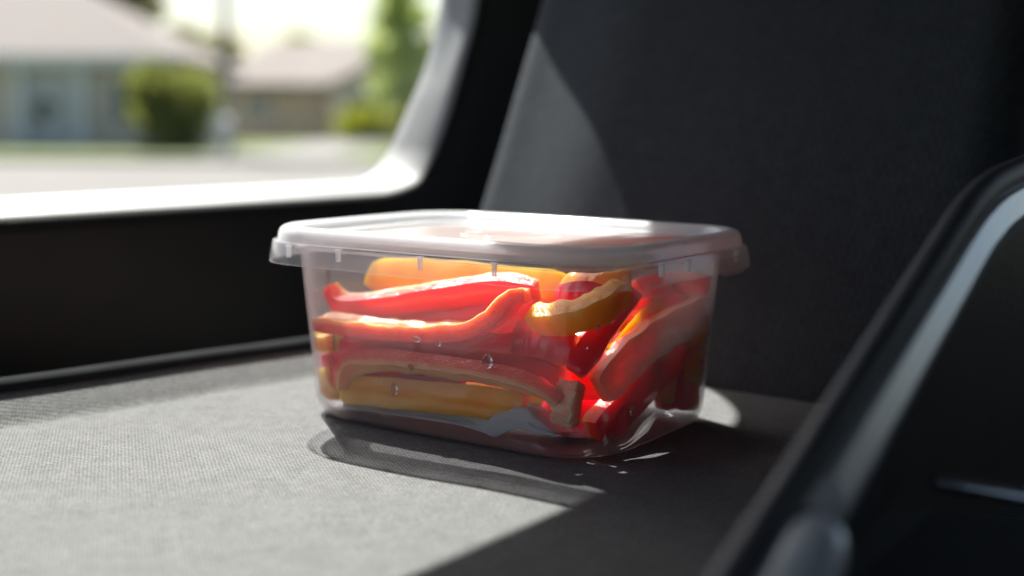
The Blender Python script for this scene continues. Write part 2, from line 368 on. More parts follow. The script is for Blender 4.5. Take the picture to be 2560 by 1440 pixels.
def plant(name, org, label, cat, blobs, count, size, mat, trunk=None, seed=1, group=None):
    root = empty(name, P(*org), YAW); tag(root, label, cat, group or ('trees behind and beside the houses' if cat == 'tree' else None))
    if trunk:
        h_, r_ = trunk; vs, fs = sweep(spline([(0, 0, -.1), (.06*h_*.2, 0, h_*.4), (-.03*h_*.2, .02, h_*.75), (0, 0, h_)], 10), [(r_*math.cos(i/8*2*PI), r_*math.sin(i/8*2*PI)) for i in range(8)], (0, 1, 0), scale=lambda t_: 1-.6*t_)
        tr = link('trunk', mesh('trunk', vs, fs), OUT['bark'], root)
        bl = blobs[:5]; parts = []
        for i, b_ in enumerate(bl):
            vs, fs = sweep(spline([(0, 0, h_*(.55+.08*i)), (b_[0]*.4, b_[1]*.4, (h_*.7+b_[2])/2), (b_[0]*.85, b_[1]*.85, b_[2])], 7), [(r_*.45*math.cos(k/6*2*PI), r_*.45*math.sin(k/6*2*PI)) for k in range(6)], (0, 1, .1), scale=lambda t_: 1-.7*t_)
            link('limb', mesh('limb', vs, fs), OUT['bark'], tr)
    o = link('crown' if trunk else 'foliage', leaf_mesh(blobs, count, size, seed), mat, root)
    return root
def rblobs(n, rx, ry, rz, cz, r, seed):
    rnd = random.Random(seed); return [(rnd.uniform(-rx, rx), rnd.uniform(-ry, ry), cz+rnd.uniform(-rz, rz), r*rnd.uniform(.7, 1.2), .85) for _ in range(n)]
plant('bush', (-10.5, 38.2, .22), 'big round dark green bush between the two houses', 'bush', rblobs(10, .85, .8, .7, 1.35, .85, 3), 4200, .13, OUT['leafd'], seed=2)
plant('shrub', (-5.4, 48, .3), 'low yellow green shrub beside the driveway', 'shrub', rblobs(10, .9, .5, .2, .75, .62, 5), 2200, .10, OUT['leafy'], seed=4)
plant('tree', (-3.9, 45, .28), 'tall light green tree beside the window pillar', 'tree', rblobs(12, .75, 1.2, 2.6, 4.3, .8, 7), 4200, .16, OUT['leafl'], (4.2, .12), seed=6)
plant('tree', (-15.8, 66, .4), 'brownish olive tree rising behind the bush between the houses', 'tree', rblobs(9, 1.6, 1.2, 1.2, 4.2, 1.2, 9), 2200, .2, OUT['leafo'], (3.6, .16), seed=8)
plant('tree', (-12.8, 74, .4), 'small green treetop peeking over the ridge of the tan house', 'tree', rblobs(6, .7, .7, .5, 4.9, .8, 11), 1400, .2, OUT['leafy'], (4.6, .14), seed=10)
plant('tree', (-17.2, 55, .35), 'dark green tree behind the roof of the beige house', 'tree', rblobs(8, .9, .8, 1.0, 6.2, 1.0, 13), 2000, .2, OUT['leafo'], (5.4, .16), seed=12)
pole = empty('utility_pole', P(-8.4, 36.5, .2), YAW); tag(pole, 'tall thin grey utility pole rising between the two houses', 'pole')
vs, fs = sweep([Vector((0, 0, z_)) for z_ in (-.2, 2, 4, 6, 9)], [(.13*math.cos(k/12*2*PI), .13*math.sin(k/12*2*PI)) for k in range(12)], (0, 1, 0), scale=lambda t_: 1-.25*t_)
link('shaft', mesh('pole', vs, fs), OUT['wood'], pole); link('crossarm', box(-1.1, -.06, 8.2, 1.1, .06, 8.35), OUT['wood'], pole)
mb = empty('mailbox', P(-8.0, 34.3, .14), YAW); tag(mb, 'white post mailbox at the kerb below the utility pole', 'mailbox')
link('post', box(-.09, -.06, -.05, .09, .06, .72, .01), OUT['white'], mb)
vs, fs = sweep([Vector((0, y_, .74)) for y_ in (-.3, .3)], [(-.17, 0), (.17, 0), (.17, .18)]+[(.17*math.cos(a/8*PI), .18+.15*math.sin(a/8*PI)) for a in range(1, 8)]+[(-.17, .18)], (0, 0, 1))
link('box_body', mesh('mb', vs, fs, False), OUT['white'], mb)

# ------------------------------------------------------------------ the car round the seat
car = empty('car', (0, 0, -.45)); tag(car, 'car interior with grey cloth seat, black door and silver trimmed console', 'car')
def car_part(name, loc):
    o = empty(name, Vector(loc)-car.location); o.parent = car; o['at'] = loc; return o
def sm_(x_, a, c_): x_ = max(0, min(1, (x_-a)/(c_-a))); return x_*x_*(3-2*x_)
DX, GX = -.222, -.262                # inner face and glass line of the door
loop_in = [(.17, .0775), (.194, .0785), (.2143, .0819), (.2271, .0868), (.239, .0985), (.2491, .1134), (.2635, .140), (.2764, .1687), (.290, .2024), (.294, .25), (.288, .30), (.277, .35), (.271, .39), (.263, .43), (.248, .462), (.225, .478), (.195, .482), (.05, .484), (-.15, .484), (-.30, .482), (-.35, .474), (-.38, .45), (-.39, .40), (-.39, .25), (-.39, .13), (-.37, .09), (-.34, .0775), (-.2, .0775), (-.05, .0772), (.06, .0772)]
loop_out = [(.17, .0865), (.2, .0868), (.213, .090), (.222, .0955), (.233, .105), (.2416, .1158), (.26, .1425), (.2775, .1697), (.2938, .2132), (.300, .26), (.30, .32), (.296, .38), (.29, .43), (.285, .48), (.275, .52), (.25, .548), (.21, .555), (.05, .557), (-.15, .557), (-.30, .555), (-.36, .545), (-.40, .52), (-.41, .46), (-.41, .28), (-.41, .15), (-.385, .105), (-.35, .0885), (-.2, .0865), (-.05, .0865), (.06, .0865)]
def cr_closed(L, n):
    m_ = len(L); res = []
    for i in range(m_):
        a, b_, c, d_ = (Vector(L[(i+k-1) % m_]) for k in range(4))
        for j in range(n):
            t_ = j/n; res.append(.5*((2*b_)+(c-a)*t_+(2*a-5*b_+4*c-d_)*t_*t_+(3*b_-a-3*c+d_)*t_**3))
    return res
loop_in = [(a-.006*sm_(a, .15, .25), c_) for a, c_ in loop_in]; loop_out = [(a-.005*sm_(a, .15, .25), c_) for a, c_ in loop_out]
LI, LO = cr_closed(loop_in, 4), cr_closed(loop_out, 4)
LI = [LI[i] for i in range(len(LI))]
door = car_part('door', (DX, 0, -.3))
K = len(LI)
def ring3(L, x_): return [Vector((x_, p_.x, p_.y)) for p_ in L]
def grow(L, d_):                    # push a loop outward
    res = []
    for i, p_ in enumerate(L):
        t_ = (L[(i+1) % K]-L[i-1]).normalized(); res.append(p_+Vector((t_.y, -t_.x))*-d_)
    return res
area = sum(LI[i].x*LI[(i+1) % K].y-LI[(i+1) % K].x*LI[i].y for i in range(K))
sg = -1 if area > 0 else 1
def growo(L, d_): return grow(L, sg*d_*1.0)
R_ = .010
# surround: glass line -> reveal -> rounded lip onto the panel
rings = [ring3(growo(LO, .004), GX-.004), ring3(LO, GX)]
for k in range(1, 4): rings.append(ring3([LO[i].lerp(growo(LI, -.35*R_)[i], k/4*.93) for i in range(K)], GX+(DX-.006-GX)*k/4))
for k in range(0, 6):
    a = k/5*PI/2; rings.append(ring3(growo(LI, R_*(1-math.cos(a))-.35*R_), DX-R_+R_*math.sin(a)))
vs, fs = loft(rings, False, False)
ws = link('window_surround', mesh('ws', off(vs, door['at']), fs), (MAT['trim'], MAT['door']), door)
for i_, p_ in enumerate(ws.data.polygons): p_.material_index = 1 if i_ >= (len(rings)-4)*K else 0
big = []
cen = Vector((-.05, .28))
def torect(p_):
    d_ = p_-cen; s = min((.95 if d_.x > 0 else .95)/max(abs(d_.x), 1e-6), (.33 if d_.y > 0 else .70)/max(abs(d_.y), 1e-6)); return cen+d_*max(s, 1.02)
pr_ = [ring3(growo(LI, R_*.6), DX+.0002), ring3(growo(LI, .02), DX+.001), ring3(growo(LI, .045), DX-.002), ring3([torect(p_) for p_ in LI], DX-.03)]
vs, fs = loft(pr_, False, False)
link('door_panel', mesh('dp', off(vs, door['at']), fs), MAT['door'], door)
vs, fs = loft([ring3(growo(LO, .01), GX-.006), ring3(growo(LO, .01), GX-.010)])
link('window_pane', mesh('wp', off(vs, door['at']), fs, False), MAT['glass'], door)

def mesh_shift(me, o):
    me.transform(Matrix.Translation(-Vector(o))); return me
# roof, far side, rear and floor of the cabin: keeps the daylight out; unseen openings shaped for fill and the console trim's reflection
shell = join(box(-.215, -1.3, .50, 1.0, .95, .53), box(-.30, .95, -.45, .32, 1.0, .53), box(.32, .95, -.45, 1.0, 1.0, .06), box(.32, .95, .47, 1.0, 1.0, .53), box(-.30, -1.3, -.45, 1.0, .95, -.40),
             box(1.0, -1.3, -.45, 1.05, 1.0, .10), box(1.0, -1.3, .42, 1.05, 1.0, .53), box(1.0, .0, .10, 1.05, 1.0, .42), box(1.0, -1.3, .10, 1.05, -.12, .42), box(-.30, -1.35, -.45, 1.0, -1.30, .0))
link('cabin_lining', mesh_shift(shell, car.location), MAT['liner'], car)

# ------------------------------------------------------------------ rear seat
seat = car_part('seat', (0, -.2, -.12))
def sm(t_): t_ = max(0, min(1, t_)); return t_*t_*(3-2*t_)
def cushion_h(x, y):
    xc = -.1266+.2028*y
    d_ = xc-x; z = 0
    e = .004
    if d_ > -e: z += .56*((d_+e)**2/(4*e) if d_ < e else d_)
    z -= .0012*math.exp(-(d_/.0022)**2)                         # stitched crease
    q = max(0, d_-.022)
    z -= 60*q*q if q < .02 else .024+2.4*(q-.02)              # rolls over towards the door
    r_ = max(0, y-.098); z -= 14*r_*r_                          # tucks in under the backrest
    z += .0005*noise.noise(Vector((x*18, y*18, 0))) + .0022*noise.noise(Vector((x*7, y*7, 3)))
    if -.1 < x < .1 and -.075 < y < .075:                        # flat under the tub
        w = max(0, 1-max(abs(x)/.1, abs(y)/.075)**6); z *= 1-.9*w
    q2 = max(0, x-.165); z -= 6*q2*q2
    return z-.0004
xs = [-.27+.0036*i for i in range(146)]; ys = [-.62+.006*i for i in range(131)]
vs = [Vector((x_, y_, cushion_h(x_, y_))) for y_ in ys for x_ in xs]; nx = len(xs)
fs = [(j*nx+i, j*nx+i+1, (j+1)*nx+i+1, (j+1)*nx+i) for j in range(len(ys)-1) for i in range(nx-1)]
edge = [i for i in range(nx)]+[j*nx+nx-1 for j in range(1, len(ys))]+[(len(ys)-1)*nx+i for i in range(nx-2, -1, -1)]+[j*nx for j in range(len(ys)-2, 0, -1)]
b0 = len(vs)
for e_ in edge: vs.append(Vector((vs[e_].x, vs[e_].y, -.12)))
for i in range(len(edge)):
    j = (i+1) % len(edge); fs.append((edge[i], edge[j], b0+j, b0+i))
fs.append(tuple(range(b0, b0+len(edge))))
link('cushion', mesh('cushion', off(vs, seat['at']), fs), MAT['seat'], seat)
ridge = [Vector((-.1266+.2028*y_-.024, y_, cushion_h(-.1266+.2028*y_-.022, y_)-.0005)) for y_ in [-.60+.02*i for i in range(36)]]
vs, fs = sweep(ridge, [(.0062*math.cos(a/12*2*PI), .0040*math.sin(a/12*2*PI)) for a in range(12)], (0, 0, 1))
link('painted_shade_strip', mesh('edge', off(vs, seat['at']), fs), MAT['edge'], seat)  # added dark strip: the sill's shade along the bolster, put into its colour
# backrest: reclined, convex, rolling away at both edges
XL, XR, TH = -.127, .163, .07
def back_pt(u, z):
    """u in 0..1 across the front face"""
    XL = -.145+.045*max(-.1, z-.07)
    x = XL+(XR-XL)*u
    y = .110+.445*z
    dl, drr = (x-XL), (XR-x)
    for d_, rr in ((dl, .020), (drr, .022)):
        if d_ < rr: y += rr-math.sqrt(max(0, rr*rr-(rr-d_)**2))
    y += .020*(1-sm(dl/.10))**1.0*1.1
    y += .0010*noise.noise(Vector((x*14, z*14, 7)))
    return Vector((x, y, z))
us = [0, .0015, .006, .014, .026, .042, .06]+[.08+.92*i/60 for i in range(57)]+[.95, .968, .982, .992, .998, 1]
us = sorted(set(round(u_, 5) for u_ in us)); zs = [-.05+.55*i/60 for i in range(50)]
vs, fs = [], []; nu = len(us)
for z_ in zs:
    row = [back_pt(u_, z_) for u_ in us]; vs += row
    vs += [row[-1]+Vector((-.01, TH, 0)), row[0]+Vector((.01, TH, 0))]
K2 = nu+2
for j in range(len(zs)-1):
    for i in range(K2): fs.append((j*K2+i, j*K2+(i+1) % K2, (j+1)*K2+(i+1) % K2, (j+1)*K2+i))
fs.append(tuple(range(K2))); fs.append(tuple(range((len(zs)-1)*K2, len(zs)*K2)))
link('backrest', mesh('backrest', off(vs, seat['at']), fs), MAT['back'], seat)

# ------------------------------------------------------------------ console at the right
con = car_part('center_console', (.3, -.05, -.12))
def inpl(pts, x_): return [Vector((x_, a, b_)) for a, b_ in pts]
line = [(-.30, -.0085), (-.25, .0113), (-.20, .0325), (-.172, .0437), (-.12, .0656), (-.08, .0824), (-.052, .0940), (-.036, .0990), (-.018, .1027), (.01, .1055), (.06, .1085), (.14, .111)]
path = spline(inpl(line, .2), 60)
pad = [(.0042*math.cos(a/16*2*PI)-.0012, .0028+.0048*math.sin(a/16*2*PI)) for a in range(16)]
vs, fs = sweep(path, pad, (0, -.39, .92)); link('padded_edge', mesh('pad', off(vs, con['at']), fs), MAT['pad'], con)
i0 = 17
tp = [(-.004, -.013), (-.004, .0008), (.0005, .0008), (.0042, -.0010), (.0066, -.0080), (.0055, -.013)]
vs, fs = sweep(path[i0:], [(-a, b_) for a, b_ in tp] if False else tp, (0, -.39, .92)); link('trim_strip', mesh('trim', off(vs, con['at']), fs, False), MAT['silver'], con)
cap = spline(inpl([(-.226, .0150), (-.208, .0245), (-.190, .0330), (-.177, .0395)], .2075), 14)
vs, fs = sweep(cap, [(0.0080*math.cos(a/16*2*PI), .0080*math.sin(a/16*2*PI)) for a in range(16)], (0, -.39, .92), scale=lambda t_: math.sqrt(max(.02, 1-(2*max(t_, .5)-1)**4)))
link('trim_end', mesh('cap', off(vs, con['at']), fs), MAT['silver'], con)
prof = [(-.32, -.12), (-.32, -.03)]+[(a, b_-.012) for a, b_ in line]+[(.14, -.12)]
vsb = inpl(prof, .1945)+inpl(prof, .1995); n_ = len(prof)
fsb = [tuple(range(n_)), tuple(range(n_, 2*n_))]+[(i, (i+1) % n_, n_+(i+1) % n_, n_+i) for i in range(n_)]
link('console_body', mesh('cb', off(vsb, con['at']), fsb, False), MAT['dark'], con)
link('tray', mesh('t', off([v_.co for v_ in box(.1965, -.30, -.12, .45, -.06, .012, .003).vertices], con['at']), [tuple(p_.vertices) for p_ in box(.1965, -.30, -.12, .45, -.06, .012, .003).polygons], False), MAT['dark'], con)
vs, fs = sweep([Vector((.206, -.0935, .0285)), Vector((.2075, -.0935, .0285)), Vector((.29, -.0935, .0285)), Vector((.2915, -.0935, .0285))], [(.0022*math.cos(a/12*2*PI), .0022*math.sin(a/12*2*PI)) for a in range(12)], (0, 0, 1), scale=lambda t_: 1)
link('trim_bar', mesh('bar', off(vs, con['at']), fs), MAT['chrome'], con)

# ------------------------------------------------------------------ the food container
tubE = empty('food_container', (0, 0, 0)); tag(tubE, 'clear plastic food container with snap lid, full of pepper strips', 'food container')
CR = .0245
def tub_rings(t_):                   # t_ = wall thickness, 0 for the outside
    out_ = []
    prof = [(.0765, .0520, .0695)]
    # floor edge, fillet, wall, rim   (hl, hw, z)
    rows = [(.0640, .0400, .0012), (.0680, .0440, .0003), (.0700, .0460, 0)]
    for k in range(1, 7):
        a = k/6*PI/2; rows.append((.0700+.0066*math.sin(a), .0460+.0056*math.sin(a), .0095*(1-math.cos(a))))
    for k in range(1, 9):
        s = k/8; rows.append((.0766+.0036*s, .0516+.0049*s, .0095+.062*s))
    if t_:
        rows = [(a-t_ if i > 2 else a-t_*.3, b_-t_ if i > 2 else b_-t_*.3, z_+t_*(1 if i < 6 else .5 if i < 9 else 0)) for i, (a, b_, z_) in enumerate(rows)]
    return [rring(a, b_, min(CR, b_-.004), z_, .0006) for a, b_, z_ in rows]
outer = tub_rings(0); inner = tub_rings(.0009)
vs, fs = loft(outer+[rring(.0818, .0581, CR, .0722, .001), rring(.0818, .0581, CR, .0732, .001)]+inner[::-1], True, True)
link('tub', mesh('tub', vs, fs), MAT['tub'], tubE).data.set_sharp_from_angle(angle=math.radians(40))
BL = .0023
lp = [(.0902, .0664, .0664), (.0890, .0652, .0742), (.0886, .0648, .0750), (.0871, .0633, .0752), (.0868, .0630, .0760), (.0864, .0626, .0782), (.0858, .0620, .0798), (.0847, .0609, .0809), (.0832, .0594, .0814), (.0815, .0577, .0812), (.0800, .0562, .0803), (.0788, .0550, .0786), (.0781, .0543, .0774), (.0770, .0532, .0769), (.0700, .0462, .0768), (.0688, .0450, .0771), (.0676, .0438, .0778), (.0500, .0300, .0779)]
li = [(.0894, .0656, .0664)]+[(a-.0008, b_-.0008, z_-.0003) if i < 8 else (a-.0003, b_-.0003, z_-.0010) for i, (a, b_, z_) in enumerate(lp) if i > 0]
rings = [rring(a, b_, max(.012, .0285-(.0902-a)*.9), z_, BL*min(1, max(0, (a-.045)/.04))) for a, b_, z_ in lp]
ringi = [rring(a, b_, max(.012, .0285-(.0902-a)*.9), z_, BL*min(1, max(0, (a-.045)/.04))) for a, b_, z_ in li]
vs, fs = loft(ringi[::-1]+rings, True, True)
lid = link('lid', mesh('lid', vs, fs), (MAT['lid'], MAT['skirt'], MAT['panel']), tubE); lid.data.set_sharp_from_angle(angle=math.radians(32))
for p_ in lid.data.polygons: p_.material_index = 1 if p_.center.z < .0751 else 2 if abs(p_.center.x) < .0695 and abs(p_.center.y) < .0457 else 0
vs, fs = sweep([Vector((.021*math.cos(a/48*2*PI)+.002, .021*math.sin(a/48*2*PI), .0781)) for a in range(49)], [(-.0008, -.0003), (.0008, -.0003), (.0005, .0004), (-.0005, .0004)], (0, 0, 1), False)
link('moulded_ring', mesh('ring', vs, fs), MAT['panel'], lid)
def on_skirt(s, side):
    """a point and the outward direction on the inner skirt; side 0 front, 1 right, 2 left"""
    if side == 0: return Vector((s, -.0643-BL*(1-(s/.09)**2), 0)), Vector((0, -1, 0))
    return Vector(((.0885 if side == 1 else -.0885)*1+ (.6*BL*(1-(s/.066)**2))*(1 if side == 1 else -1), s, 0)), Vector((1 if side == 1 else -1, 0, 0))
for side, s in [(0, -.064), (0, -.036), (0, .006), (0, .040), (1, -.030), (1, -.010), (1, .034), (2, -.02), (2, .02)]:
    p_, n_ = on_skirt(s, side); t_ = Vector((-n_.y, n_.x, 0)); vs = []
    for z_, w in ((.0692, .0004), (.0696, .0005), (.0732, .0006), (.0741, .0012)):
        vs += [p_+t_*w+n_*.0003+Vector((0, 0, z_)), p_-t_*w+n_*.0003+Vector((0, 0, z_)), p_-t_*w-n_*.0016+Vector((0, 0, z_)), p_+t_*w-n_*.0016+Vector((0, 0, z_))]
    fs = [(0, 1, 2, 3), (12, 13, 14, 15)]+[(4*j+i, 4*j+(i+1) % 4, 4*j+4+(i+1) % 4, 4*j+4+i) for j in range(3) for i in range(4)]
    link('rib', mesh('rib', vs, fs, False), MAT['lid'], lid)
# pull tab moulded on the right end of the skirt
vs = []
for i in range(9):
    y_ = .014+.022*i/8; x_ = .0900+.6*BL*(1-(y_/.066)**2)
    lo_ = .0652 if 0 < i < 8 else .0662
    for dx, z_ in ((0, lo_), (.0011, lo_), (.0009, .0724), (0, .0724)): vs.append(Vector((x_+dx, y_, z_)))
fs = [(4*j+i, 4*j+(i+1) % 4, 4*j+4+(i+1) % 4, 4*j+4+i) for j in range(8) for i in range(4)]+[(0, 1, 2, 3), (32, 33, 34, 35)]
link('pull_tab', mesh('tab', vs, fs, False), MAT['skirt'], lid)

# ------------------------------------------------------------------ pepper strips
def press(p):                        # soft strips flatten where they meet the tub wall
    hl = .0768+.0036*(p.z-.0095)/.062-.0012; hw = .0518+.0047*(p.z-.0095)/.062-.0012; r_ = .0240
    x, y = p.x, p.y; sx, sy = (1 if x > 0 else -1), (1 if y > 0 else -1); x, y = abs(x), abs(y)
    x, y = min(x, hl), min(y, hw); qx, qy = x-hl+r_, y-hw+r_
    if qx > 0 and qy > 0:
        d_ = math.hypot(qx, qy)
        if d_ > r_: x, y = hl-r_+qx*r_/d_, hw-r_+qy*r_/d_
    return Vector((sx*x, sy*y, min(.0735, max(.0045, p.z))))
def pepper_strip(col, w, t_, nrm, pts, label, seed):
    rnd = random.Random(seed); n = 30
    path = spline(pts, n)
    # resample evenly
    L = [0]
    for i in range(1, n): L.append(L[-1]+(path[i]-path[i-1]).length)
    even = []
    for k in range(n):
        s = L[-1]*k/(n-1); i = max(j for j in range(n) if L[j] <= s+1e-12); i = min(i, n-2)
        even.append(path[i].lerp(path[i+1], (s-L[i])/max(1e-9, L[i+1]-L[i])))
    path = even
    hw, ht = w/2, t_/2
    # outline of the cut: (across, out); skin on the top arc, then cut side, hollow side, cut side
    prof = []
    for k in range(9): a = -1+2*k/8; prof.append((a*hw, ht*(1-.28*a*a), 0, 0))
    for k in range(1, 5): s = k/5; prof.append((hw*(1-.03*s), ht*(.72-1.60*s), 1, s))
    for k in range(9): a = 1-2*k/8; prof.append((a*hw*.96, -ht*(.98-.30*(1-a*a)), 1, 1))
    for k in range(4, 0, -1): s = k/5; prof.append((-hw*(1-.03*s), ht*(.72-1.60*s), 1, s))
    Kp = len(prof); vs, fs, mi, att = [], [], [], []
    nv = Vector(nrm).normalized(); ph = rnd.uniform(0, 50)
    for i, p_ in enumerate(path):
        tg = (path[min(i+1, n-1)]-path[max(i-1, 0)]).normalized()
        nv = (nv-tg*nv.dot(tg)).normalized(); sd = tg.cross(nv)
        e = min(i, n-1-i); s = (.80, .93, .985)[e] if e < 3 else 1
        ww = 1+.10*noise.noise(Vector((i*.22+ph, 0, 0))); tt = 1+.24*noise.noise(Vector((i*.25+ph, 9, 0)))
        for a, b_, f_, dp in prof:
            jag = .00028*noise.noise(Vector((i*.9+ph, a*350, b_*300)))*(1 if f_ else .25)
            bb = b_*tt
            if f_ and dp == 1: bb += .0014*noise.noise(Vector((i*.45+ph, a*320, 4)))
            vs.append(p_+sd*(a*ww*s)+nv*((bb+jag)*s)); att.append(dp)
    for i in range(n-1):
        for k in range(Kp):
            fs.append((i*Kp+k, i*Kp+(k+1) % Kp, (i+1)*Kp+(k+1) % Kp, (i+1)*Kp+k)); mi.append(0 if k < 8 else 1)
    for base, cpos in ((0, path[0]), ((n-1)*Kp, path[-1])):
        vs.append(sum((vs[base+k] for k in range(Kp)), Vector())/Kp+(path[0]-path[1] if base == 0 else path[-1]-path[-2]).normalized()*.0006); att.append(.55)
        for k in range(Kp): fs.append((base+k, base+(k+1) % Kp, len(vs)-1)); mi.append(1)
    vs = [press(v_) for v_ in vs]
    org = path[n//2].copy()
    me = bpy.data.meshes.new('pepper_strip'); me.from_pydata([tuple(v_-org) for v_ in vs], [], fs)
    for mm in MAT[col]: me.materials.append(mm)
    for p_, k in zip(me.polygons, mi): p_.material_index = k; p_.use_smooth = True
    at = me.attributes.new('inward', 'FLOAT', 'POINT')
    for i, a in enumerate(att): at.data[i].value = a
    bm = bmesh.new(); bm.from_mesh(me); bmesh.ops.recalc_face_normals(bm, faces=bm.faces); bm.to_mesh(me); bm.free(); me.set_sharp_from_angle(angle=math.radians(48))
    o = link('pepper_strip', me); o.location = org
    tag(o, label, 'pepper strip', 'pepper strips in the container'); return o
